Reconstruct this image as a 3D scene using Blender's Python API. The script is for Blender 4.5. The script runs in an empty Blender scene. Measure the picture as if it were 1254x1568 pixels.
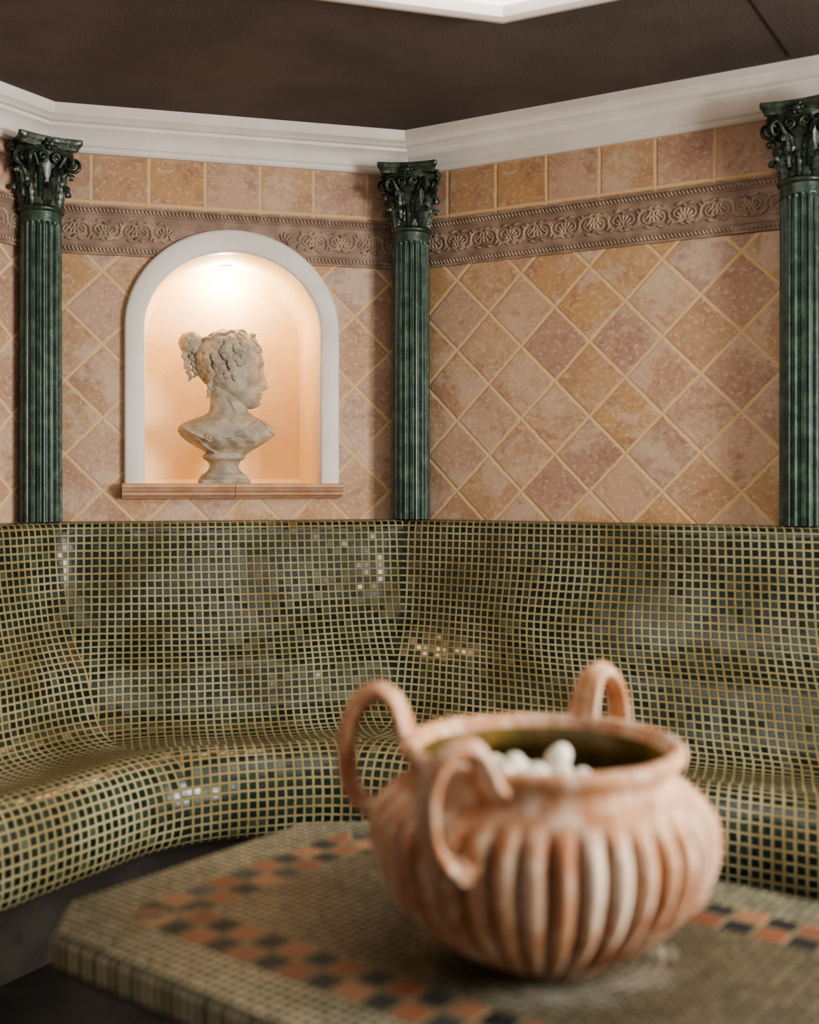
import bpy, bmesh, math, random
from mathutils import Vector, Matrix, noise
random.seed(7)
CAMZ=1.2
bpy.context.scene.view_settings.look='AgX - Medium High Contrast'
def lin(c):
    o=[]
    for v in c:
        v=v/255.0
        o.append(v/12.92 if v<=0.04045 else ((v+0.055)/1.055)**2.4)
    return (o[0],o[1],o[2],1.0)
class NT:
    def __init__(s,name):
        s.mat=bpy.data.materials.new(name); s.mat.use_nodes=True
        s.t=s.mat.node_tree; s.b=s.t.nodes['Principled BSDF']
    def n(s,ty,**kw):
        x=s.t.nodes.new(ty)
        for k,v in kw.items(): setattr(x,k,v)
        return x
    def l(s,a,b): s.t.links.new(a,b)
    def _in(s,sock,v):
        if v is None: return
        if isinstance(v,bpy.types.NodeSocket): s.l(v,sock)
        else: sock.default_value=v
    def math(s,op,a,b=None,c=None,clamp=False):
        x=s.n('ShaderNodeMath',operation=op); x.use_clamp=clamp
        s._in(x.inputs[0],a); s._in(x.inputs[1],b); s._in(x.inputs[2],c)
        return x.outputs[0]
    def vmath(s,op,a,b=None,scale=None):
        x=s.n('ShaderNodeVectorMath',operation=op)
        s._in(x.inputs[0],a)
        if b is not None: s._in(x.inputs[1],b)
        if scale is not None: s._in(x.inputs['Scale'],scale)
        return x.outputs['Value'] if op in('DOT_PRODUCT','LENGTH','DISTANCE') else x.outputs[0]
    def coord(s,which='Object'): return s.n('ShaderNodeTexCoord').outputs[which]
    def noise(s,vec,scale,detail=4,rough=.5,dist=0):
        x=s.n('ShaderNodeTexNoise'); s._in(x.inputs['Vector'],vec)
        x.inputs['Scale'].default_value=scale; x.inputs['Detail'].default_value=detail
        x.inputs['Roughness'].default_value=rough; x.inputs['Distortion'].default_value=dist
        return x
    def ramp(s,fac,stops,interp='LINEAR'):
        x=s.n('ShaderNodeValToRGB'); x.color_ramp.interpolation=interp
        e=x.color_ramp.elements
        while len(e)<len(stops): e.new(.5)
        for i,(p,c) in enumerate(stops): e[i].position=p; e[i].color=c
        s._in(x.inputs[0],fac); return x.outputs[0]
    def mix(s,fac,a,b,bt='MIX'):
        x=s.n('ShaderNodeMix',data_type='RGBA',blend_type=bt)
        s._in(x.inputs[0],fac); s._in(x.inputs[6],a); s._in(x.inputs[7],b); return x.outputs[2]
    def mapr(s,v,a,b,c=0.,d=1.,smooth=True):
        x=s.n('ShaderNodeMapRange'); x.interpolation_type='SMOOTHSTEP' if smooth else 'LINEAR'
        s._in(x.inputs[0],v)
        for i,q in enumerate((a,b,c,d)): x.inputs[i+1].default_value=q
        return x.outputs[0]
    def bump(s,h,dist,strength=1.,normal=None):
        x=s.n('ShaderNodeBump'); s._in(x.inputs['Height'],h)
        x.inputs['Distance'].default_value=dist; x.inputs['Strength'].default_value=strength
        if normal is not None: s.l(normal,x.inputs['Normal'])
        return x.outputs[0]
    def out(s,col=None,rough=None,normal=None,spec=None,coat=None):
        s._in(s.b.inputs['Base Color'],col); s._in(s.b.inputs['Roughness'],rough)
        if normal is not None: s.l(normal,s.b.inputs['Normal'])
        if spec is not None: s.b.inputs['Specular IOR Level'].default_value=spec
        if coat is not None:
            s.b.inputs['Coat Weight'].default_value=coat; s.b.inputs['Coat Roughness'].default_value=.18
        return s.mat
    def tiles(s,vec,pitch,g):
        p=s.vmath('SCALE',vec,scale=1/pitch)
        fl=s.vmath('FLOOR',p); fr=s.vmath('FRACTION',p)
        c=s.vmath('ABSOLUTE',s.vmath('SUBTRACT',fr,(.5,.5,.5)))
        sp=s.n('ShaderNodeSeparateXYZ'); s.l(c,sp.inputs[0])
        m=s.math('MAXIMUM',sp.outputs[0],sp.outputs[1])
        e=min(.035,g*.35)
        mask=s.mapr(m,.5-g*.5-e,.5-g*.5+e,1.,0.)
        fs=s.n('ShaderNodeSeparateXYZ'); s.l(fl,fs.inputs[0])
        cb=s.n('ShaderNodeCombineXYZ'); s.l(fs.outputs[0],cb.inputs[0]); s.l(fs.outputs[1],cb.inputs[1])
        return mask,cb.outputs[0],fr
    def white(s,vec):
        x=s.n('ShaderNodeTexWhiteNoise'); x.noise_dimensions='3D'; s.l(vec,x.inputs['Vector']); return x

def mat_wall():
    s=NT('wall_tile'); co=s.coord()
    sp=s.n('ShaderNodeSeparateXYZ'); s.l(co,sp.inputs[0])
    wob=s.noise(co,28,3); w=s.vmath('SCALE',s.vmath('SUBTRACT',wob.outputs['Color'],(.5,.5,.5)),scale=.006)
    cw=s.vmath('ADD',co,w)
    r=s.n('ShaderNodeVectorRotate'); r.rotation_type='Z_AXIS'; r.inputs['Angle'].default_value=math.radians(45)
    s.l(cw,r.inputs['Vector'])
    sh=s.vmath('ADD',cw,(.03,-.93+.185*6,0))
    m1,f1,_=s.tiles(sh,.187,.055)
    m2,f2,_=s.tiles(s.vmath('ADD',r.outputs[0],(.02,.05,0)),.173,.062)
    up=s.math('GREATER_THAN',sp.outputs[1],.9)
    mask=s.math('ADD',s.math('MULTIPLY',m1,up),s.math('MULTIPLY',m2,s.math('SUBTRACT',1.,up)))
    fl=s.mix(up,f2,s.vmath('ADD',f1,(77,31,0)))
    wn=s.white(fl)
    base=s.ramp(wn.outputs['Value'],[(0,lin((188,152,114))),(.3,lin((196,164,138))),(.55,lin((178,144,124))),(.75,lin((190,152,108))),(1,lin((174,142,126)))])
    off=s.vmath('SCALE',wn.outputs['Color'],scale=7.)
    ct=s.vmath('ADD',co,off)
    n1=s.noise(ct,12,9,.72,.4); n2=s.noise(co,60,6,.72); n3=s.noise(ct,6,8,.7)
    base=s.mix(s.math('MULTIPLY',s.mapr(n1.outputs[0],.46,.62),.62),base,lin((152,112,92)))
    base=s.mix(s.math('MULTIPLY',s.mapr(n3.outputs[0],.47,.62),.62),base,lin((212,190,166)))
    base=s.mix(s.math('MULTIPLY',s.mapr(n2.outputs[0],.50,.68),.6),base,lin((220,202,180)))
    gr=s.mix(n2.outputs[0],lin((230,200,158)),lin((206,170,126)))
    col=s.mix(mask,gr,base)
    h=s.math('ADD',s.math('MULTIPLY',mask,.6),s.math('MULTIPLY',n2.outputs[0],.35))
    return s.out(col,s.mix(mask,(.8,.8,.8,1),(.48,.48,.48,1)),s.bump(h,.004,.8),.35)

def mat_mosaic(name,pitch,stops,grout,g,which='UV',tilt=.5,rough=.16,dist=.0035,ring=None,bumpst=1.):
    s=NT(name); co=s.coord(which)
    nz=s.noise(co,60,2); w=s.vmath('SCALE',s.vmath('SUBTRACT',nz.outputs['Color'],(.5,.5,.5)),scale=pitch*.14)
    mask,fl,fr=s.tiles(s.vmath('ADD',co,w),pitch,g)
    wn=s.white(fl)
    col=s.ramp(wn.outputs['Value'],stops)
    big=s.noise(co,4,4)
    gr=s.mix(s.mapr(big.outputs[0],.35,.65),grout[0],grout[1])
    c=s.mix(mask,gr,col)
    if ring:
        d=s.vmath('DISTANCE',co,ring)
        a=s.math('SUBTRACT',1.,s.math('MULTIPLY',s.math('ABSOLUTE',s.math('SUBTRACT',d,.15)),26.,clamp=True),clamp=True)
        rr=s.math('ADD',s.math('MULTIPLY',s.math('SINE',s.math('MULTIPLY',d,420.)),.5),.5)
        n=s.noise(co,9,5)
        f=s.math('MULTIPLY',s.math('MULTIPLY',a,rr),s.mapr(n.outputs[0],.42,.6))
        c=s.mix(s.math('MULTIPLY',f,.7),c,lin((200,198,185)))
    tl=s.vmath('DOT_PRODUCT',s.vmath('SUBTRACT',wn.outputs['Color'],(.5,.5,.5)),s.vmath('SUBTRACT',fr,(.5,.5,.5)))
    h=s.math('ADD',mask,s.math('MULTIPLY',tl,tilt))
    return s.out(c,s.mix(mask,(.75,)*3+(1,),(rough,)*3+(1,)),s.bump(h,dist,bumpst),.5)

def mat_simple(name,c1,c2,scale=8,rough=.6,bd=.002,bs=60,spec=.4,coat=None,detail=6,b=True,lo=.35,hi=.65):
    s=NT(name); co=s.coord()
    n=s.noise(co,scale,detail,.6); n2=s.noise(co,bs,4,.6)
    col=s.mix(s.mapr(n.outputs[0],lo,hi),lin(c1),lin(c2))
    return s.out(col,rough,s.bump(n2.outputs[0],bd) if b else None,spec,coat)

M_wall=mat_wall()
M_bench=mat_mosaic('bench_mosaic',.0245,[(0,lin((18,32,26))),(.5,lin((28,44,34))),(.85,lin((42,58,44))),(1,lin((72,84,64)))],(lin((162,154,120)),lin((130,116,76))),.29,tilt=1.2,rough=.26)
M_ttop=mat_mosaic('table_mosaic',.015,[(0,lin((120,118,92))),(1,lin((174,168,140)))],(lin((38,44,34)),lin((30,36,26))),.38,'Object',tilt=.3,rough=.35,dist=.0015,ring=(.527,.271,0))
M_tfield=mat_mosaic('table_field_mosaic',.015,[(0,lin((90,80,56))),(1,lin((130,118,88)))],(lin((40,40,28)),lin((30,32,22))),.38,'Object',tilt=.3,rough=.35,dist=.0015,ring=(.527,.271,0))
def mat_band():
    s=NT('table_band_tiles'); co=s.coord('UV')
    mask,fl,fr=s.tiles(co,.045,.1)
    p=s.vmath('SCALE',co,scale=1/.045); f=s.vmath('FLOOR',p)
    sx=s.n('ShaderNodeSeparateXYZ'); s.l(f,sx.inputs[0])
    par=s.math('FLOORED_MODULO',s.math('ADD',sx.outputs[0],sx.outputs[1]),2.)
    par=s.math('GREATER_THAN',par,.5)
    wn=s.white(fl); n=s.noise(co,40,5)
    dark=s.ramp(wn.outputs['Value'],[(0,lin((20,22,24))),(.6,lin((34,36,38))),(1,lin((76,80,80)))])
    terr=s.ramp(wn.outputs['Value'],[(0,lin((108,66,48))),(.6,lin((130,88,66))),(1,lin((140,122,94)))])
    c=s.mix(par,dark,terr)
    c=s.mix(s.math('MULTIPLY',s.mapr(n.outputs[0],.55,.75),.4),c,lin((100,90,76)))
    c=s.mix(mask,lin((122,116,88)),c)
    return s.out(c,.55,s.bump(mask,.002),.25)
M_band=mat_band()
M_green=mat_simple('green_column_paint',(36,62,50),(80,106,88),22,.33,.0015,90,.5,.3,lo=.4,hi=.75)
M_cap=mat_simple('capital_bronze_green',(30,48,38),(82,92,70),30,.33,.002,120,.6,.25,lo=.45,hi=.75)
M_white=mat_simple('white_plaster',(236,230,224),(226,219,211),5,.55,.0006,80)
M_ceil=mat_simple('dark_ceiling_plaster',(106,97,93),(95,87,83),3,.9,.004,160,.2)
M_niche=mat_simple('niche_stucco',(250,226,192),(246,216,176),4,.8,.003,150,.2)
M_sill=mat_simple('terracotta_trim',(204,166,138),(186,144,114),14,.6,.001,60)
def mat_frieze():
    s=NT('frieze_ceramic'); co=s.coord()
    sp=s.n('ShaderNodeSeparateXYZ'); s.l(co,sp.inputs[0])
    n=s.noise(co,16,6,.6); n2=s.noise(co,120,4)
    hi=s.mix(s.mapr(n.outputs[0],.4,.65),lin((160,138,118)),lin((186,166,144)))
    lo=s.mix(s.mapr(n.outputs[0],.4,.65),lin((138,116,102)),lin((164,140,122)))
    c=s.mix(s.mapr(sp.outputs[2],.0055,.0125),lo,hi)  # antique glaze darker in the recesses, occlusion-like shade put into the colour
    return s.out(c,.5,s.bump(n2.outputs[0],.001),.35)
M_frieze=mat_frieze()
M_stone=mat_simple('weathered_stone',(156,149,134),(194,186,169),20,.85,.003,160,.2,lo=.35,hi=.7)
M_floor=mat_simple('dark_stone_floor',(38,36,34),(56,51,46),5,.5,.002,40)
M_base=mat_simple('dark_plinth',(38,34,29),(56,50,42),8,.7,.002,60)
M_glass=mat_simple('light_diffuser',(240,236,226),(240,236,226),3,.6,b=False)
M_glass.node_tree.nodes['Principled BSDF'].inputs['Emission Color'].default_value=(1,.96,.9,1)
M_glass.node_tree.nodes['Principled BSDF'].inputs['Emission Strength'].default_value=2.4
M_peb=mat_simple('white_pebble',(238,232,218),(214,206,188),18,.55,.001,60)
NR=40
def mat_pot():
    s=NT('terracotta'); co=s.coord()
    n=s.noise(co,9,7,.65); n2=s.noise(co,70,5,.6)
    st=s.vmath('MULTIPLY',co,(26,26,5)); n3=s.noise(st,1,5,.65)
    c=s.mix(s.mapr(n.outputs[0],.35,.65),lin((186,138,102)),lin((152,102,70)))
    c=s.mix(s.math('MULTIPLY',s.mapr(n3.outputs[0],.42,.66),.75),c,lin((216,198,176)))
    c=s.mix(s.math('MULTIPLY',s.mapr(n2.outputs[0],.5,.72),.4),c,lin((222,206,188)))
    # darker brown in the flutes of the body
    sp=s.n('ShaderNodeSeparateXYZ'); s.l(co,sp.inputs[0])
    th=s.math('ARCTAN2',sp.outputs[1],sp.outputs[0])
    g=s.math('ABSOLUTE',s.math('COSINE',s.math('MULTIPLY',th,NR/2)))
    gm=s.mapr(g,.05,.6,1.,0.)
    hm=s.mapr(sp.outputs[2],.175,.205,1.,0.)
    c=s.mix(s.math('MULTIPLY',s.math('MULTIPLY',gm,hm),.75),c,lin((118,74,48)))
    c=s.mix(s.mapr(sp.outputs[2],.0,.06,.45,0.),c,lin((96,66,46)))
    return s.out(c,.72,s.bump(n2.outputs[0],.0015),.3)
M_pot=mat_pot()
M_glaze=mat_simple('olive_glaze',(84,72,34),(130,108,58),10,.22,.001,40,.5,.4)

class Acc:
    def __init__(s): s.v=[];s.f=[];s.m=[];s.uv=[]
    def add(s,vs,fs,mi=0,M=None,uvs=None):
        o=len(s.v)
        for p in vs:
            p=Vector(p); s.v.append(tuple(M@p if M is not None else p))
        for i,f in enumerate(fs):
            s.f.append([a+o for a in f]); s.m.append(mi)
            s.uv.append(uvs[i] if uvs else None)
    def obj(s,name,mats,matrix=None,angle=40,recalc=True,parent=None):
        me=bpy.data.meshes.new(name); me.from_pydata(s.v,[],s.f)
        for m in mats: me.materials.append(m)
        for p,mi in zip(me.polygons,s.m): p.material_index=mi
        if any(u is not None for u in s.uv):
            l=me.uv_layers.new(name='UVMap')
            for p,u in zip(me.polygons,s.uv):
                if u is None: continue
                for li,q in zip(p.loop_indices,u): l.data[li].uv=q
        if recalc:
            bm=bmesh.new(); bm.from_mesh(me); bmesh.ops.recalc_face_normals(bm,faces=bm.faces); bm.to_mesh(me); bm.free()
        me.polygons.foreach_set('use_smooth',[True]*len(me.polygons))
        me.set_sharp_from_angle(angle=math.radians(angle))
        me.update()
        ob=bpy.data.objects.new(name,me); bpy.context.scene.collection.objects.link(ob)
        if matrix is not None: ob.matrix_world=matrix
        if parent: ob.parent=parent
        return ob
def loft(rings,caps=True,closed=False):
    n=len(rings[0]); vs=[p for r in rings for p in r]; fs=[]
    R=len(rings)
    for i in range(R if closed else R-1):
        for j in range(n):
            a=i*n+j;b=i*n+(j+1)%n;c=((i+1)%R)*n+(j+1)%n;d=((i+1)%R)*n+j
            fs.append((a,b,c,d))
    if caps and not closed:
        fs.append(tuple(reversed(range(n)))); fs.append(tuple(range((R-1)*n,R*n)))
    return vs,fs
def lathe(prof,n=64,f=None):
    rings=[]
    for (h,r) in prof:
        rings.append([((f(h,r,2*math.pi*k/n) if f else r)*math.cos(2*math.pi*k/n),(f(h,r,2*math.pi*k/n) if f else r)*math.sin(2*math.pi*k/n),h) for k in range(n)])
    return loft(rings)
def tube(path,rad,n=8,flat=1.0,closed=False):
    path=[Vector(p) for p in path]; N=len(path)
    if not hasattr(rad,'__len__'): rad=[rad]*N
    t=(path[1]-path[0]).normalized()
    up=Vector((0,0,1)) if abs(t.z)<.9 else Vector((1,0,0))
    nn=(up-t*up.dot(t)).normalized(); rings=[]
    for i in range(N):
        if i==0: t=path[1]-path[0]
        elif i==N-1: t=path[-1]-path[-2]
        else: t=path[i+1]-path[i-1]
        if t.length<1e-9: t=Vector((0,0,1))
        t.normalize(); nn=(nn-t*nn.dot(t)).normalized(); bb=t.cross(nn)
        rings.append([tuple(path[i]+nn*rad[i]*math.cos(2*math.pi*k/n)+bb*rad[i]*flat*math.sin(2*math.pi*k/n)) for k in range(n)])
    return loft(rings)
def ellipsoid(c,r,n=12,m=8,R=None):
    rings=[]
    for i in range(m+1):
        ph=math.pi*(i+.02)/(m+.04)
        rings.append([(r[0]*math.sin(ph)*math.cos(2*math.pi*k/n),r[1]*math.sin(ph)*math.sin(2*math.pi*k/n),r[2]*math.cos(ph)) for k in range(n)])
    vs,fs=loft(rings); c=Vector(c)
    return [tuple((R@Vector(p) if R else Vector(p))+c) for p in vs],fs
def box(x0,x1,y0,y1,z0,z1):
    v=[(x,y,z) for z in(z0,z1) for y in(y0,y1) for x in(x0,x1)]
    return v,[(0,2,3,1),(4,5,7,6),(0,1,5,4),(2,6,7,3),(0,4,6,2),(1,3,7,5)]
def catmull(pts,k=6):
    out=[]; P=[pts[0]]+list(pts)+[pts[-1]]
    for i in range(1,len(P)-2):
        p0,p1,p2,p3=[Vector(q) for q in P[i-1:i+3]]
        for j in range(k):
            t=j/k
            out.append(.5*((2*p1)+(p2-p0)*t+(2*p0-5*p1+4*p2-p3)*t*t+(3*p1-p0-3*p2+p3)*t**3))
    out.append(Vector(pts[-1])); return out
def interp(tab,x):
    if x<=tab[0][0]: return tab[0][1:]
    for a,b in zip(tab,tab[1:]):
        if x<=b[0]:
            t=(x-a[0])/(b[0]-a[0]); t2=t*t*(3-2*t)*.35+t*.65
            return tuple(p+(q-p)*t2 for p,q in zip(a[1:],b[1:]))
    return tab[-1][1:]

al=math.radians(14.7); ar=math.radians(30.3)
def V2(x,y): return Vector((x,y))
C0=V2(0,4.06)
C1=C0+1.25*V2(-math.cos(al),-math.sin(al))
Cm=C1+1.3*V2(-math.cos(al+math.pi/4),-math.sin(al+math.pi/4))
Cn=Cm+1.5*V2(-math.cos(al+math.pi/2),-math.sin(al+math.pi/2))
RE=C0+2.6*V2(math.cos(ar),-math.sin(ar))
def frame(P,Q,h=0):
    t=(Q-P).normalized()
    return Matrix(((t.x,0,t.y,P.x),(t.y,0,-t.x,P.y),(0,1,0,CAMZ+h),(0,0,0,1)))
def fill_obj(name,loops,mat,M,thick=.08,z=0):
    bm=bmesh.new(); E=[]
    for L in loops:
        vs=[bm.verts.new((p[0],p[1],z)) for p in L]
        for i in range(len(vs)): E.append(bm.edges.new((vs[i],vs[(i+1)%len(vs)])))
    bmesh.ops.triangle_fill(bm,use_beauty=True,use_dissolve=False,edges=E,normal=(0,0,1))
    for f in bm.faces:
        if f.normal.z<0: f.normal_flip()
    me=bpy.data.meshes.new(name); bm.to_mesh(me); bm.free(); me.materials.append(mat)
    ob=bpy.data.objects.new(name,me); bpy.context.scene.collection.objects.link(ob); ob.matrix_world=M
    md=ob.modifiers.new('thick','SOLIDIFY'); md.thickness=thick; md.offset=-1
    return ob
HB,HT=-1.2,1.235
NX=1.25-.6245; SP=.53
def arch(a,b,h0=.0,n=32,cx=NX,sp=SP):
    pts=[(cx-a,h0)]
    m=8
    for i in range(1,m): pts.append((cx-a,h0+(sp-h0)*i/m))
    for i in range(n+1):
        th=math.pi-math.pi*i/n; pts.append((cx+a*math.cos(th),sp+b*math.sin(th)))
    for i in range(1,m+1): pts.append((cx+a,sp-(sp-h0)*i/m))
    return pts
FL=frame(C1,C0); FR=frame(C0,RE); FL2=frame(Cm,C1); FL3=frame(Cn,Cm)
fill_obj('wall_left',[[(0,HB),(1.25,HB),(1.25,HT),(0,HT)],arch(.31,.275,-.005)],M_wall,FL)
fill_obj('wall_right',[[(0,HB),(2.6,HB),(2.6,HT),(0,HT)]],M_wall,FR)
fill_obj('wall_far_left',[[(0,HB),(1.3,HB),(1.3,HT),(0,HT)]],M_wall,FL2)
fill_obj('wall_side_left',[[(0,HB),(1.5,HB),(1.5,HT),(0,HT)]],M_wall,FL3)
WQ=V2(2.75,-.6); FW=frame(RE,WQ); LW=(WQ-RE).length
wx0,wx1=1.1,2.9
fill_obj('wall_side_right',[[(0,HB),(LW,HB),(LW,HT),(0,HT)],[(wx0,-.3),(wx1,-.3),(wx1,1.0),(wx0,1.0)]],M_wall,FW)
a=Acc()
for (x0,x1,y0,y1) in [(wx0-.06,wx1+.06,-.36,-.28),(wx0-.06,wx1+.06,.98,1.06),(wx0-.06,wx0+.02,-.28,.98),(wx1-.02,wx1+.06,-.28,.98),((wx0+wx1)/2-.025,(wx0+wx1)/2+.025,-.28,.98)]:
    a.add(*box(x0,x1,y0,y1,-.07,.02))
a.obj('window_1',[M_white],FW)
a=Acc()
poly=[Cn+V2(0,-1.2),Cn,Cm,C1,C0,RE,WQ,V2(2.75,-1.2)]
poly=[((p-V2(.2,2))*1.03+V2(.2,2)) for p in poly]
def slab(z0,z1):
    r0=[(p.x,p.y,z0) for p in poly]; r1=[(p.x,p.y,z1) for p in poly]; return loft([r0,r1])
a.add(*slab(-.06,0)); a.obj('floor',[M_floor])
a=Acc(); a.add(*slab(CAMZ+1.23,CAMZ+1.29))
a.obj('ceiling',[M_ceil])
a=Acc()
p=Vector((1.09,3.26)); q=Vector((.75,2.69)); t=(q-p).normalized(); n_=Vector((-t.y,t.x))*.003
r=[[ (w.x+s.x,w.y+s.y,z) for w,s in((p,n_),(q,n_),(q,-n_),(p,-n_))] for z in(CAMZ+1.228,CAMZ+1.2305)]
a.add(*loft(r)); a.obj('trim_3',[M_base])

def sweep(path,prof,closed=False,cap=True):
    N=len(path); rings=[]
    for i,P in enumerate(path):
        def nr(A,B):
            t=(B-A).normalized(); return V2(t.y,-t.x)
        if closed: n1=nr(path[i-1],P); n2=nr(P,path[(i+1)%N])
        else:
            n1=nr(path[i-1],P) if i>0 else nr(P,path[1]); n2=nr(P,path[i+1]) if i<N-1 else n1
        b=(n1+n2); b=b/ (b.dot(n1)) 
        rings.append([(P.x+b.x*d,P.y+b.y*d,CAMZ+h) for d,h in prof])
    return loft(rings,caps=cap,closed=closed)
crown=[(0,1.098),(.016,1.098),(.022,1.104),(.022,1.114),(.03,1.12),(.034,1.132),(.042,1.148),(.056,1.162),(.066,1.168),(.068,1.178),(.08,1.182),(.088,1.19),(.1,1.196),(.106,1.206),(.108,1.2315),(0,1.2315)]
a=Acc(); a.add(*sweep([Cn,Cm,C1,C0,RE],crown)); a.obj('trim_1',[M_white],angle=25)
V0=V2(.243,2.957); pts=[V0]; ang=-ar
for i in range(7):
    pts.append(pts[-1]+.72*V2(math.cos(ang),math.sin(ang))); ang-=math.pi/4
ring=[(-.0,1.2305),(0,1.205),(.01,1.198),(.03,1.19),(.045,1.18),(.06,1.178),(.075,1.184),(.08,1.2),(.08,1.2305)]
Rr=Matrix.Rotation(math.radians(2.5),2)
pts=[V0+Rr@(p-V0) for p in pts]
a=Acc(); a.add(*sweep(pts,ring,closed=True))
cc=sum(pts,V2(0,0))/8
inn=[cc+(p-cc)*.93 for p in pts]
a.add(*loft([[(p.x,p.y,CAMZ+1.21) for p in inn],[(p.x,p.y,CAMZ+1.2305) for p in inn]]),1)
a.obj('ceiling_light',[M_white,M_glass],angle=25)

# niche
a=Acc()
def shell(a_,b_,z,h0): return [(x,y,z) for x,y in arch(a_,b_,h0)]
rings=[shell(.305,.27,-.005,.0),shell(.302,.267,-.32,.0),shell(.298,.263,-.335,.004),shell(.285,.25,-.345,.02)]
vs,fs=loft(rings,caps=False); n=len(rings[0]); fs.append(tuple(range(3*n,4*n)))
a.add(vs,fs); ob=a.obj('wall_niche',[M_niche],FL,angle=30)
a=Acc(); rr=[]
o=arch(.365,.34,.004,48); i_=arch(.298,.263,.004,48)
for (ox,oy),(ix,iy) in zip(o,i_):
    rr.append([(ix+(ox-ix)*f,iy+(oy-iy)*f,z) for f,z in((0,-.02),(0,.02),(.06,.026),(.15,.029),(.85,.029),(.94,.026),(1,.02),(1,-.001))])
a.add(*loft(rr)); a.obj('trim_2',[M_white],FL,angle=35)
a=Acc()
pr=[(.0,.004),(.058,.004),(.066,.0),(.067,-.009),(.062,-.013),(.058,-.02),(.05,-.026),(.046,-.036),(.036,-.04),(.03,-.046),(-.0,-.046)]
for x0,x1 in((NX-.372,NX-.0008),(NX+.0008,NX+.372)):
    a.add(*loft([[(x,h,z) for z,h in pr] for x in (x0,x1)]))
a.obj('niche_shelf',[M_sill],FL,angle=20)
a=Acc(); a.add(*lathe([(0,.022),(.004,.022),(.006,.018)],24)); 
Mf=FL@Matrix.Translation((NX,.792,-.25))@Matrix.Rotation(-math.pi/2,4,'X')
a.obj('niche_downlight',[M_white],Mf)

# frieze
FY0,FY1=.765,.93
def make_frieze(M,L,arched,name):
    a=Acc()
    def inside(x,y,a_=.362,b_=.335):
        return arched and ((x-NX)/a_)**2+((max(y,SP)-SP)/b_)**2<1
    def bot(x):
        if not arched or abs(x-NX)>=.34: return FY0
        return max(FY0,SP+.325*math.sqrt(1-((x-NX)/.345)**2))
    NXs=int(L/.01); vs=[];fs=[]
    for i in range(NXs+1):
        x=L*i/NXs; vs+=[(x,bot(x),.006),(x,FY1,.006)]
    for i in range(NXs): fs.append((2*i,2*i+2,2*i+3,2*i+1))
    a.add(vs,fs)
    def strip(y,r,flat=.8):
        seg=[]; x=0.
        def flush():
            if len(seg)>1: a.add(*tube([(q,y,.006) for q in seg],r,8,flat))
        while x<=L:
            if inside(x,y): flush(); seg.clear()
            else: seg.append(x)
            x+=.01
        flush()
    for y,r in((FY1-.004,.005),(FY1-.03,.0035),(FY0+.004,.005),(FY0+.03,.0035)): strip(y,r)
    x=.008
    while x<L:
        for y in(FY1-.017,FY0+.017):
            if not inside(x,y-.01): 
                Rm=Matrix.Rotation(.6,3,'Z'); a.add(*ellipsoid((x,y,.007),(.0045,.010,.005),8,5,Rm))
        x+=.0125
    P=.2; k=0; yc=(FY0+FY1)/2
    def ok(x,y): return (not inside(x,y-.015)) and 0<x<L
    x=0.
    while x<L+.01:
        pal=(k%2==0)
        if pal:
            for j in range(-4,5):
                an=j*.38; ln=.036-.003*abs(j)
                cx=x+math.sin(an)*ln*.8; cy=yc-.022+math.cos(an)*ln*.9
                if not ok(cx,cy): continue
                a.add(*ellipsoid((cx,cy,.006),(.0048,ln*.52,.007),8,6,Matrix.Rotation(-an,3,'Z')))
        else:
            for j in range(-2,3):
                an=math.pi+j*.45; ln=.032
                cx=x+math.sin(an)*ln*.8; cy=yc+.02+math.cos(an)*ln*.9
                if not ok(cx,cy): continue
                a.add(*ellipsoid((cx,cy,.006),(.0045,ln*.5,.0065),8,6,Matrix.Rotation(-an,3,'Z')))
        sg=1 if pal else -1
        for s in(-1,1):
            pth=[]
            for i in range(34):
                t=i/33; an=t*4.2*math.pi*.75; rr_=.031*(1-t*.82)
                px=x+P*.25+s*.004+ s*( .026-.0) - s*rr_*math.cos(an)*1.0; py=yc+sg*s*rr_*math.sin(an)*.95
                pth.append((px,py,.0065))
            if any(not ok(p[0],p[1]) for p in pth): continue
            a.add(*tube(pth,[.0055*(1-.45*i/33) for i in range(34)],6))
            for (dx,dy,rz) in((.05,-.02,.7),(.012,.026,-.6),(.04,.030,.3),(.03,-.032,-.3),(.062,.012,1.2),(.0,-.018,.9)):
                X=x+P*.25+s*dx; Y=yc+sg*s*dy
                if ok(X,Y): a.add(*ellipsoid((X,Y,.0065),(.013,.0045,.006),8,5,Matrix.Rotation(s*rz*sg,3,'Z')))
        x+=P*.5; k+=1
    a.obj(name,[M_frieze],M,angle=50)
make_frieze(FL,1.25,True,'trim_4'); make_frieze(FR,2.6,False,'trim_5'); make_frieze(FL2,1.3,False,'trim_6')

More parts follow.
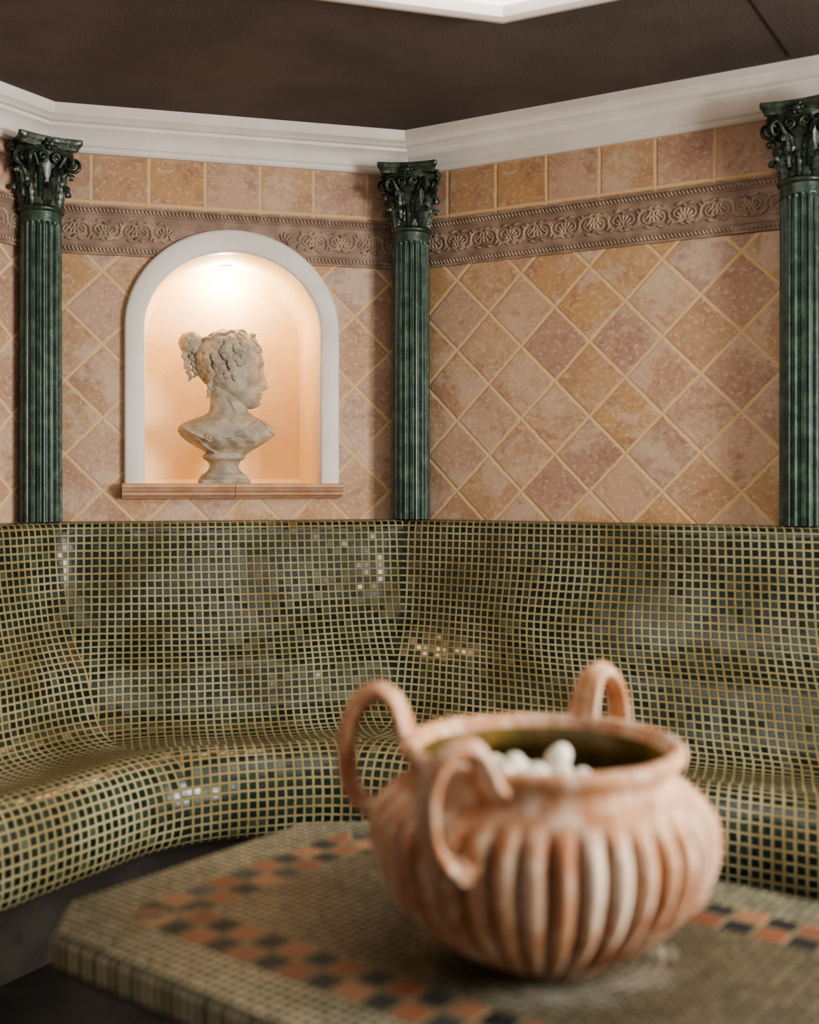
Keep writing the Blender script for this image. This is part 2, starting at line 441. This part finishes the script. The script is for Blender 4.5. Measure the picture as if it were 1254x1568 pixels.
def make_column(x,y,rot,name):
    a=Acc(); R=.067; n=192; NF=20
    zb=CAMZ-.1195; zt=CAMZ+.885
    def fl(h,r,th):
        d=min(1,max(0,(zt-.045-h)/.012))
        if d<=0: return r
        c=math.cos(NF*th); g=max(0,.55+c)/1.55
        return r-.0095*d*(g**.6)
    prof=[(zb,R)]+[(zb+(zt-.06-zb)*i/10,R*(1-.03*i/10)) for i in range(1,11)]+[(zt-.055+.002*i,R*.97) for i in range(9)]
    prof+=[(zt-.03,R*.97),(zt-.014,R*.98)]
    a.add(*lathe(prof,n,fl))
    a.add(*lathe([(zt-.016,.066),(zt-.013,.072),(zt-.006,.0745),(zt+.001,.072),(zt+.004,.066)],48),1)
    a.add(*lathe([(zt,.058),(zt+.06,.06),(zt+.12,.066),(zt+.16,.078),(zt+.185,.092)],40),1)
    def leaf(th,z0,Hh,W,r0,rho):
        g=[];nv=22;nu=10
        for iv in range(nv+1):
            v=iv/nv
            if v<.66: r=r0+.014*v; z=z0+Hh*v/.66
            else:
                ph=(v-.66)/.34*math.radians(215); r=r0+.0092+rho*(1-math.cos(ph)); z=z0+Hh+rho*math.sin(ph)
            w=W*(.8+.3*math.sin(math.pi*min(1,v*1.1)))*(1-.26*abs(math.sin(4.2*math.pi*v)))*(1 if v<.6 else (1-(v-.6)/.4*.62))
            row=[]
            for iu in range(nu+1):
                u=iu/nu*2-1
                off=.006*(1-abs(u))+.0035*math.cos(u*math.pi*3)
                rad=r+off*(1 if v<.8 else .6)-.004*u*u
                aa=th+u*w/max(r,.05)
                row.append((rad*math.cos(aa),rad*math.sin(aa),z))
            g.append(row)
        vs=[p for r_ in g for p in r_]; fs=[]
        m=nu+1
        for i in range(nv):
            for j in range(nu): fs.append((i*m+j,i*m+j+1,(i+1)*m+j+1,(i+1)*m+j))
        o=len(vs); vs+=[(p[0]*.95,p[1]*.95,p[2]-.001) for p in vs]
        fs+=[tuple(o+q for q in reversed(f)) for f in list(fs)]
        for i in range(nv):
            fs.append((i*m,(i+1)*m,o+(i+1)*m,o+i*m)); fs.append((i*m+nu,o+i*m+nu,o+(i+1)*m+nu,(i+1)*m+nu))
        for j in range(nu): fs.append((nv*m+j,nv*m+j+1,o+nv*m+j+1,o+nv*m+j))
        return vs,fs
    for k in range(8): a.add(*leaf(k*math.pi/4,zt+.002,.058,.023,.061,.0125),1)
    for k in range(8): a.add(*leaf((k+.5)*math.pi/4,zt+.03,.078,.022,.064,.0135),1)
    for k in range(4):
        th=math.pi/4+k*math.pi/2
        for s in(-1,1):
            pth=[];rd=[]
            for i in range(44):
                t=i/43
                if t<.35:
                    q=t/.35; r=.07+.03*q; z=zt+.105+.055*q
                else:
                    q=(t-.35)/.65; an=math.pi/2-q*math.pi*3.2; rr=.023*(1-q*.75)
                    r=.103+rr*math.cos(an); z=zt+.139+rr*math.sin(an)
                b=th+s*(.35*(1-t)**1.5+.055)
                pth.append((r*math.cos(b),r*math.sin(b),z)); rd.append(.0075*(1-.35*t))
            a.add(*tube(pth,rd,8),1)
        ph=k*math.pi/2
        for s in(-1,1):
            pth=[]
            for i in range(26):
                q=i/25; an=-math.pi/2+q*math.pi*2.6; rr=.016*(1-q*.75)
                b=ph+s*(.26-(rr*math.cos(an)+.0)/.085); r=.086
                pth.append((r*math.cos(b),r*math.sin(b),zt+.152+rr*math.sin(an)))
            a.add(*tube(pth,.0055,7),1)
        c=Vector((.094*math.cos(ph),.094*math.sin(ph),zt+.19))
        a.add(*ellipsoid(c,(.014,.014,.014),12,8),1)
        for j in range(6):
            an=j*math.pi/3; d=Vector((-math.sin(ph)*math.cos(an),math.cos(ph)*math.cos(an),math.sin(an)))*.014
            a.add(*ellipsoid(c+d,(.008,.008,.008),8,6),1)
    def ab(hw,z,ca):
        pts=[]
        for k in range(4):
            th=k*math.pi/2
            for i in range(9):
                t=-1+2*i/8; X=hw*(1-ca*(1-t*t)); Y=hw*t*.93
                pts.append((X*math.cos(th)-Y*math.sin(th),X*math.sin(th)+Y*math.cos(th),z))
        return pts
    a.add(*loft([ab(.092,zt+.182,.18),ab(.094,zt+.19,.18),ab(.101,zt+.2,.17),ab(.103,zt+.203,.17),ab(.103,zt+.2165,.17)]),1)
    a.obj(name,[M_green,M_cap],Matrix.Translation((x,y,0))@Matrix.Rotation(rot,4,'Z'),angle=60)
make_column(.004,3.965,math.radians(-8),'corinthian_column')
make_column(-1.188,3.66,math.radians(-53),'corinthian_column.001')
make_column(1.150,3.318,math.radians(-30.3),'corinthian_column.002')

# bench
prof=[(.001,-.122),(.08,-.121),(.12,-.124),(.142,-.14),(.152,-.175),(.165,-.26),(.185,-.36),(.22,-.45),(.275,-.515),(.33,-.565),(.37,-.63),(.405,-.69),(.46,-.73),(.55,-.745),(.68,-.732),(.78,-.708),(.855,-.70),(.915,-.722),(.952,-.78),(.96,-.85),(.943,-.91),(.90,-.938),(.82,-.945),(.74,-.96),(.72,-1.05),(.72,-1.198)]
PR=catmull([Vector((d,h,0)) for d,h in prof],4)
nplinth=21*4
walls=[(Cm,C1),(C1,C0),(C0,RE)]
vlen=[0]
for p,q in zip(PR,PR[1:]): vlen.append(vlen[-1]+(q-p).length)
bpar=bpy.data.objects.new('mosaic_bench',None); bpy.context.scene.collection.objects.link(bpar)
for k,(A,B) in enumerate(walls):
    a=Acc()
    t=(B-A).normalized(); nrm=V2(t.y,-t.x); L=(B-A).length
    hasS=k>0; hasE=k<2; tan=math.tan(math.pi/8)
    NS=int(L/.03); rows=[];us=[]
    tS=((walls[k-1][1]-walls[k-1][0]).normalized()) if hasS else None
    tE=((walls[k+1][1]-walls[k+1][0]).normalized()) if hasE else None
    for p in PR:
        d=p.x; h=p.y
        r=.02+min(.42,.9*max(0,d))
        T=r*tan
        s0=d*tan if hasS else 0; s1=L-d*tan if hasE else L
        pts=[]
        def base(s): return A+t*s+nrm*d
        if hasS:
            V=base(s0); P0=V-tS*T; P2=V+t*T
            for i in range(6):
                q=.5+.5*i/6; pts.append(P0*(1-q)**2+V*2*q*(1-q)+P2*q*q)
        a0=s0+(T if hasS else 0); a1=s1-(T if hasE else 0)
        for i in range(NS+1): pts.append(base(a0+(a1-a0)*i/NS))
        if hasE:
            V=base(s1); P0=V-t*T; P2=V+tE*T
            for i in range(1,7):
                q=.5*i/6; pts.append(P0*(1-q)**2+V*2*q*(1-q)+P2*q*q)
        am=math.exp(-((h+.45)/.15)**2)*.06 if d<.45 else 0
        am2=math.exp(-((h+.74)/.06)**2)*math.sin(math.pi*min(1,max(0,(d-.42)/.5))) if .42<d<.92 else 0
        row=[]
        for q in pts:
            s=(q-A).dot(t)
            ph=(s-s0)/(1.25 if k==2 else (s1-s0))
            if k==0: ph=(s1-s)/1.25
            w=math.sin(math.pi*ph)**2
            dd=am*w
            hh=h-.012*w*am2
            row.append((q.x+nrm.x*dd,q.y+nrm.y*dd,CAMZ+hh))
        mid=len(pts)//2; u=[0]*len(pts)
        for i in range(mid+1,len(pts)): u[i]=u[i-1]+(pts[i]-pts[i-1]).length
        for i in range(mid-1,-1,-1): u[i]=u[i+1]-(pts[i+1]-pts[i]).length
        rows.append(row); us.append([x+k*5+.5 for x in u])
    m=len(rows[0]); vs=[p for r_ in rows for p in r_]
    for part in(0,1):
        fs=[];uv=[]
        for i in range(len(rows)-1):
            if (i>=nplinth)!=bool(part): continue
            for j in range(m-1):
                fs.append((i*m+j,(i+1)*m+j,(i+1)*m+j+1,i*m+j+1))
                uv.append([(us[i][j],vlen[i]),(us[i+1][j],vlen[i+1]),(us[i+1][j+1],vlen[i+1]),(us[i][j+1],vlen[i])])
        a.add(vs,fs,part,None,uv)
    for flag,j in((not hasS,0),(not hasE,m-1)):
        if flag:
            E=(A if j==0 else B)
            pp=[rows[i][j] for i in range(len(rows))]+[(E.x+nrm.x*.001,E.y+nrm.y*.001,CAMZ-1.198)]
            a.add(pp,[tuple(range(len(pp)))],0,None,[[((Vector(q[:2])-E).length,q[2]) for q in pp]])
    bench=a.obj('bench_section_%d'%(k+1),[M_bench,M_base],angle=60,recalc=False,parent=bpar)
    bm=bmesh.new(); bm.from_mesh(bench.data); bmesh.ops.remove_doubles(bm,verts=bm.verts,dist=.0003); bmesh.ops.recalc_face_normals(bm,faces=bm.faces); bm.to_mesh(bench.data); bm.free()

# table
e1=V2(math.cos(math.radians(52)),math.sin(math.radians(52))); e2=V2(e1.y,-e1.x); PT=V2(-.41,1.585)
MT=Matrix(((e2.x,e1.x,0,PT.x),(e2.y,e1.y,0,PT.y),(0,0,1,CAMZ-.6),(0,0,0,1)))
LB,LA=1.12,.56
def octo(o,c,c2):
    x0,x1,y0,y1=-o,LB+o,-o,LA+o
    return [(x0+c,y0),(x1-c2,y0),(x1,y0+c2),(x1,y1-c),(x1-c,y1),(x0+c2,y1),(x0,y1-c2),(x0,y0+c)]
a=Acc()
def ringf(P,Q,zp,zq,mi,uvband=False):
    vs=[(x,y,zp) for x,y in P]+[(x,y,zq) for x,y in Q]; fs=[];uv=[]
    for i in range(8):
        j=(i+1)%8; fs.append((i,j,8+j,8+i))
        p0=Vector(P[i]);p1=Vector(P[j]);t=(p1-p0).normalized();mid=(p0+p1)/2; nn=Vector((-t.y,t.x))
        def c(q,z): d=Vector(q)-mid; return (d.dot(t)+20*.045, d.dot(nn) if uvband else d.dot(nn)-z+.9)
        uv.append([c(P[i],zp),c(P[j],zp),c(Q[j],zq),c(Q[i],zq)])
    a.add(vs,fs,mi,None,uv)
o0=octo(.09,.085,.18); bo=octo(0,.03,.09); bi=octo(-.09,.012,.055)
o1=octo(.097,.088,.183)
ringf(o0,bo,0,0,0); ringf(bo,bi,0,0,2,True)
a.add([(x,y,0) for x,y in bi],[tuple(range(8))],1)
ringf(o1,o0,-.008,0,0); ringf(o1,o1,-.04,-.008,0); ringf(octo(.085,.083,.178),o1,-.055,-.04,3)
lb=octo(-.05,.05,.1)
ringf(lb,octo(.085,.083,.178),-.07,-.055,3); ringf(lb,lb,-.598,-.07,3)
a.add([(x,y,-.598) for x,y in lb],[tuple(range(8))],3)
tb=a.obj('mosaic_table',[M_ttop,M_tfield,M_band,M_base],MT,angle=20,recalc=True)

# pot
PX,PY,PZ=.172,1.474,CAMZ-.6
op=[(0,.001),(0,.09),(.006,.104),(.03,.143),(.06,.176),(.09,.2),(.12,.214),(.15,.2205),(.175,.218),(.195,.208),(.208,.195),(.218,.182),(.226,.1735),(.236,.171),(.244,.174),(.25,.18),(.256,.184),(.263,.184),(.268,.179),(.269,.172)]
ip=[(.265,.165),(.255,.1605),(.24,.159),(.225,.161),(.205,.176),(.18,.193),(.14,.199),(.1,.188),(.06,.161),(.03,.12),(.018,.06),(.016,.001)]
OP=[(v.x,v.y) for v in catmull([Vector((h,r,0)) for h,r in op],4)]
IP=[(v.x,v.y) for v in catmull([Vector((h,r,0)) for h,r in ip],3)]
def rib(h,r,th):
    k=min(1,max(0,(h-.004)/.03))*min(1,max(0,(.214-h)/.03))
    c=abs(math.cos(NR*th/2))
    return r+ k*(.0160*(c**.75)-.0120)+ .0015*math.sin(3*th+h*20)
a=Acc()
N=480
rings=[[((rib(h,r,2*math.pi*k/N))*math.cos(2*math.pi*k/N),(rib(h,r,2*math.pi*k/N))*math.sin(2*math.pi*k/N),h) for k in range(N)] for h,r in OP]
rings2=[[(r*math.cos(2*math.pi*k/N),r*math.sin(2*math.pi*k/N),h) for k in range(N)] for h,r in IP]
vs,fs=loft(rings+rings2)
nf=(len(OP)+len(IP)-1)*N
a.v=[tuple(v) for v in vs]; a.f=[list(f) for f in fs]; a.uv=[None]*len(fs)
a.m=[(1 if (i//N)>=len(OP)+4 and i<nf else 0) for i in range(len(fs))]
def handle(az,az2,top):
    def dr(q): return Vector((-math.sin(q),-math.cos(q),0))
    c0=dr(az)*.18; d=dr(az2); t=Vector((-d.y,d.x,0))
    pr=[(.198,.180),(.216,.166),(.243,.168),(.262,.193),(.268,.235),(.262,.278),(.244,.306),(.222,.317),(.202,.308),(.19,.285),(.183,.265),(.172,.245)]
    pr=[(r,z if z<.2 else .2+(z-.2)*(top-.2)/(.317-.2)) if r>.177 else (r,z) for r,z in pr]
    P=catmull([Vector((r,z,0)) for r,z in pr],6); rings=[]
    for i,p in enumerate(P):
        q0=P[max(0,i-1)];q1=P[min(len(P)-1,i+1)]; tg=(q1-q0).normalized(); nn=Vector((-tg.y,tg.x))
        w=.0225+.004*math.cos(math.pi*2*i/len(P)); ring=[]
        for k in range(24):
            an=2*math.pi*k/24; cx=math.cos(an)*w; cy=math.sin(an)*.0115*(1+.2*math.cos(4*an))
            rr=p.x+nn.x*cy; zz=p.y+nn.y*cy
            ring.append(tuple(c0+d*(rr-.18)+t*cx+Vector((0,0,zz))))
        rings.append(ring)
    a.add(*loft(rings))
    c=c0+d*.048+Vector((0,0,.163))
    a.add(*tube([c-t*.024,c-t*.012,c,c+t*.012,c+t*.024],[.011,.014,.014,.014,.011],14))
R_=math.radians
handle(R_(26),R_(58),.300); handle(R_(106),R_(106),.320); handle(R_(205),R_(228),.328)
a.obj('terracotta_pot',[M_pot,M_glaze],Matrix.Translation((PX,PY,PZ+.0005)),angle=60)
a=Acc(); rnd=random.Random(3)
def peb(c,r):
    R=Matrix.Rotation(rnd.uniform(0,6),3,Vector((rnd.random(),rnd.random(),rnd.random()+.1)).normalized())
    vs,fs=ellipsoid(c,(r*1.2,r,r*.85),16,10,R)
    vs=[tuple(Vector(v)+(Vector(v)-Vector(c)).normalized()*noise.noise(Vector(v)*45)*r*.25) for v in vs]
    a.add(vs,fs)
for lay in range(9):
    z=.042+.0222*lay; RR=[.085,.115,.135,.14,.135,.125,.115,.105,.098][lay]
    cx,cy=-.03*lay/8,-.035*lay/8
    nn=int((RR/.02)**2*.9)+1
    for i in range(nn):
        r=RR*math.sqrt((i+.5)/nn); th=i*2.39996+lay
        peb((cx+r*math.cos(th),cy+r*math.sin(th),z),rnd.uniform(.0140,.0180))
for x,y,z,r in((.018,-.015,.244,.020),(-.05,-.055,.234,.015),(-.02,-.07,.234,.014),(-.078,-.03,.232,.015),(-.035,-.02,.237,.015),(-.01,-.05,.236,.014),(.048,-.04,.229,.014),(-.06,0,.232,.015),(.01,-.085,.232,.013),(-.03,.03,.231,.015),(-.088,-.0,.228,.014)): peb((x,y,z),r)
a.obj('white_pebbles',[M_peb],Matrix.Translation((PX,PY,PZ)),angle=80)

# bust
S=.0023
def bx(x): return (x-343)*S
def bz(y): return (738-y)*S
a=Acc()
HT_=[(500,352,346,2),(503,366,332,14),(508,378,322,23),(518,391,313,31),(530,399,307,36),(542,403,305,38),(550,404.5,305,38),(556,403.5,306,37),(563,401.5,308,36),(572,401,312,35),(582,400.5,318,34),(590,399.5,326,32),(597,400,334,30),(604,399,342,27),(611,398,352,23),(616,396,362,19),(620,391,370,14),(622,384,376,5)]
def G(x,s): return math.exp(-(x/s)**2)
rings=[]; y=500.
while y<=622:
    f,b,w=interp(HT_,y); xc=(f+b)/2; hx=(f-b)/2; ring=[]
    for k in range(120):
        th=2*math.pi*k/120; c=math.cos(th); sn=math.sin(th)
        X=xc+hx*(abs(c)**.9)*(1 if c>0 else -1); Y=w*sn*(1.0 if c<0 else (1-.10*c))
        if c>0:
            fe=0
            if 552<y<594: 
                q=(y-552)/(588-552); pr=11.5*min(1,q)**1.15 if y<588 else 11.5*max(0,1-(y-588)/6)**.6
                fe+=pr*G(Y,3.2+3.*min(1,q))
                if y>578: fe+=3*G(abs(Y)-5.5,2.5)*max(0,1-abs(y-587)/6)
            fe+=-7.5*G(abs(Y)-15,8)*G(y-561,6)+4.6*G(abs(Y)-15,5.2)*G(y-562,3.6)
            fe+=2.2*G(abs(Y)-13,10)*G(y-551.5,3)
            fe+=3.4*G(Y,8)*G(y-598.2,2.2)+3.0*G(Y,7)*G(y-604,2.3)-1.2*G(Y,9)*G(y-601.2,.9)-1.4*G(Y,8)*G(y-609,2.2)
            fe+=2.4*G(Y,8)*G(y-614,3.5)+1.6*G(abs(Y)-20,8)*G(y-583,9)
            X+=fe*min(1,c*2)
        ring.append((bx(X),Y*S,bz(y)))
    rings.append(ring); y+=1.1
a.add(*loft(rings))
a.add(*loft([[(bx(cx+rx*math.cos(t)),ry*S*math.sin(t),bz(yy)) for t in [2*math.pi*k/48 for k in range(48)]] for yy,cx,rx,ry in((575,346,26,22),(590,347,27,23),(602,348.5,27.5,24),(614,350,28,25),(624,350,29.5,27),(634,350,34,31),(645,350,44,36))]))
a.add(*tube([(bx(338),-.04,bz(590)),(bx(352),-.054,bz(612)),(bx(362),-.064,bz(634))],[.006,.009,.008],10))
TT=[(626,322,380,24),(632,312,388,31),(638,296,400,38),(644,281,411,43),(650,274,419,46),(656,272.5,423,47),(663,276,420,47),(671,285,410,44),(679,298,398,38),(686,311,386,31),(692,320,377,26),(697,322,374,24)]
rings=[]; y=626.
while y<=697:
    l,r,w=interp(TT,y); ring=[]
    for k in range(96):
        th=2*math.pi*k/96; c=math.cos(th); sn=math.sin(th)
        X=(l+r)/2+(r-l)/2*(abs(c)**.85)*(1 if c>0 else -1); Y=w*sn
        if sn<0:
            Y-=1.8*math.sin((X-.9*y)*.22)*min(1,-sn*1.5)*G(y-672,18)
            Y-=5*(G(X-325,16)+G(X-375,16))*G(y-668,13)
        ring.append((bx(X),Y*S,bz(y)))
    rings.append(ring); y+=2
a.add(*loft(rings))
for (X0,yA,X1,yB,sag) in((280,652,330,668,6),(330,668,392,640,8),(396,640,420,662,2),(300,668,330,690,2)):
    pth=[]
    for i in range(30):
        t=i/29; X=X0+(X1-X0)*t; yy=yA+(yB-yA)*t+sag*math.sin(math.pi*t)
        l,r,w=interp(TT,yy); q=((X-(l+r)/2)/((r-l)/2)); q=max(-.98,min(.98,q))
        pth.append((bx(X),-(w*math.sqrt(1-abs(q)**2.2)+1)*S,bz(yy)))
    a.add(*tube(pth,[.0035+.003*math.sin(math.pi*i/29) for i in range(30)],8))
a.add(*ellipsoid((bx(318),-.102,bz(668)),(.010,.011,.010),12,8))
for k in range(7): a.add(*ellipsoid((bx(318)+.011*math.cos(k*.9),-.1,bz(668)+.011*math.sin(k*.9)),(.006,.008,.006),8,6))
sc=[(-.0,.0),(0,.078),(.0,.09),(.018,.09),(.021,.084),(.028,.081),(.034,.078),(.04,.066),(.052,.055),(.066,.051),(.076,.054),(.084,.06),(.088,.07),(.094,.074),(.1,.074),(.107,.069),(.112,.058),(.13,.05)]
a.add(*lathe([(h,max(r,.001)) for h,r in sc],64))
a.add(*box(-.084,.084,-.084,.084,0,.016))
def curl(c,nrm,r,tr,turns,ph,rise=.35):
    nrm=nrm.normalized(); u=nrm.orthogonal().normalized(); v=nrm.cross(u); pth=[]; n_=int(14*turns)+4
    for i in range(n_):
        t=i/(n_-1); an=ph+t*turns*2*math.pi; rr=r*(1-.85*t)
        pth.append(c+u*rr*math.cos(an)+v*rr*math.sin(an)+nrm*(r*rise*t))
    a.add(*tube(pth,[tr*(1-.2*i/n_) for i in range(n_)],7))
hc=Vector((bx(352),0,bz(548))); hr=Vector((52*S,42*S,47*S))
rnd=random.Random(11)
def is_hair(X,Z,Yl):
    if Z<524: return X<400
    if X>392: return Z<533
    line=533+(392-X)*.85
    if X>352: return Z<min(line,572)
    return Z<592
Np=300
for i in range(Np):
    zz=1-2*(i+.5)/Np; th=i*2.39996+rnd.uniform(-.12,.12); rr=math.sqrt(1-zz*zz)
    d=Vector((rr*math.cos(th),rr*math.sin(th),zz))
    p=hc+Vector((d.x*hr.x,d.y*hr.y,d.z*hr.z))
    X=p.x/S+343; Z=738-p.z/S
    if is_hair(X,Z,p.y):
        nn=Vector((d.x/hr.x,d.y/hr.y,d.z/hr.z)).normalized()
        a.add(*ellipsoid(p-nn*.0105,(.0155,.0155,.0155),10,8))
        sz=rnd.uniform(.0095,.0165)
        curl(p+nn*rnd.uniform(-.003,.0015),nn+Vector((rnd.uniform(-.2,.2),rnd.uniform(-.2,.2),rnd.uniform(-.2,.2))),sz,.0036+.05*(sz-.0095),rnd.uniform(1.5,2.1),rnd.uniform(0,6),rnd.uniform(.1,.4))
for k in range(14):
    c=Vector((bx(rnd.uniform(350,386)),rnd.uniform(-.04,.04),bz(rnd.uniform(502,510)))); n3=Vector((rnd.uniform(-.4,.4),rnd.uniform(-1,1),1))
    a.add(*ellipsoid(c-n3.normalized()*.007,(.012,.012,.012),10,8)); curl(c,n3,.013,.0042,1.8,rnd.uniform(0,6),.5)
for k in range(30):
    yl=-1+2*k/29.; z0=508+44*((k*7)%30)/30.
    P0=Vector((bx(366-abs(yl)*10),yl*.085*.98,bz(z0)));P2=Vector((bx(306),yl*.022,bz(525+rnd.uniform(-10,14)))); P1=(P0+P2)/2+Vector((0,yl*.034,.010))
    pth=[P0*(1-t)**2+P1*2*t*(1-t)+P2*t*t+Vector((0,0,.0035*math.sin(t*16+k))) for t in [i/20 for i in range(21)]]
    a.add(*tube(pth,.0056,7))
cb=Vector((bx(293),-.005,bz(523)))
a.add(*ellipsoid(cb,(.037,.039,.037),18,12)); a.add(*tube([(bx(322),0,bz(532)),tuple(cb)],[.036,.028],14))
for i in range(36):
    zz=1-2*(i+.5)/36; th=i*2.39996; rr=math.sqrt(1-zz*zz); d=Vector((rr*math.cos(th),rr*math.sin(th),zz))
    curl(cb+d*.037,d,rnd.uniform(.010,.0145),.0042,1.8,rnd.uniform(0,6),.4)
for(x0,y0,x1,y1,yy,r) in((282,538,292,580,-.02,.0085),(294,540,300,574,-.012,.0085),(288,536,286,560,.012,.008),(303,540,309,566,-.024,.007),(322,575,318,606,-.035,.006)):
    pth=[]
    for i in range(50):
        t=i/49; an=t*2*math.pi*3.5; pth.append((bx(x0+(x1-x0)*t)+r*math.cos(an)*(1-.3*t),yy+r*math.sin(an),bz(y0+(y1-y0)*t)))
    a.add(*tube(pth,[.0068*(1-.3*i/49) for i in range(50)],7))
    a.add(*tube([(bx(x0),yy,bz(y0)),(bx(x1),yy,bz(y1-3))],[.010,.006],8))
a.add(*ellipsoid((bx(356),-.083,bz(574)),(.010,.007,.017),12,8)); a.add(*ellipsoid((bx(356),.083,bz(574)),(.010,.007,.017),12,8))
nc=FL@Vector((NX-.02,.0008,-.135))
bust=a.obj('classical_bust',[M_stone],Matrix.Translation(nc)@Matrix.Rotation(al,4,'Z'),angle=180)
md=bust.modifiers.new('r','REMESH'); md.mode='VOXEL'; md.voxel_size=.0018; md.use_smooth_shade=True

def area(name,loc,target,size,sy,power,col,shape='RECTANGLE'):
    L=bpy.data.lights.new(name,'AREA'); L.shape=shape; L.size=size; L.size_y=sy; L.energy=power; L.color=col
    o=bpy.data.objects.new(name,L); bpy.context.scene.collection.objects.link(o); o.location=loc
    d=Vector(target)-Vector(loc); o.rotation_euler=d.to_track_quat('-Z','Y').to_euler(); return o
wc=FW@Vector(((wx0+wx1)/2,.35,-.12)); wt=FW@Vector(((wx0+wx1)/2,.35,1))
area('window_daylight',wc,wt,1.75,1.25,265,(1,.96,.91))
L=bpy.data.lights.new('niche_lamp','POINT'); L.energy=8; L.color=(1,.79,.52); L.shadow_soft_size=.014
lo=bpy.data.objects.new('niche_lamp',L); bpy.context.scene.collection.objects.link(lo); lo.location=FL@Vector((NX,.768,-.25))
w=bpy.data.worlds.new('w'); bpy.context.scene.world=w; w.use_nodes=True
w.node_tree.nodes['Background'].inputs[0].default_value=(1,.96,.92,1); w.node_tree.nodes['Background'].inputs[1].default_value=.33

cam=bpy.data.cameras.new('cam'); co=bpy.data.objects.new('camera',cam); bpy.context.scene.collection.objects.link(co)
co.location=(0,0,CAMZ); co.rotation_euler=(math.pi/2,0,0)
cam.sensor_fit='VERTICAL'; cam.sensor_height=36; cam.sensor_width=36; cam.lens=36*1740/1568
cam.shift_y=-(784-742)/1568
cam.dof.use_dof=True; cam.dof.focus_distance=3.93; cam.dof.aperture_fstop=1.8
bpy.context.scene.camera=co
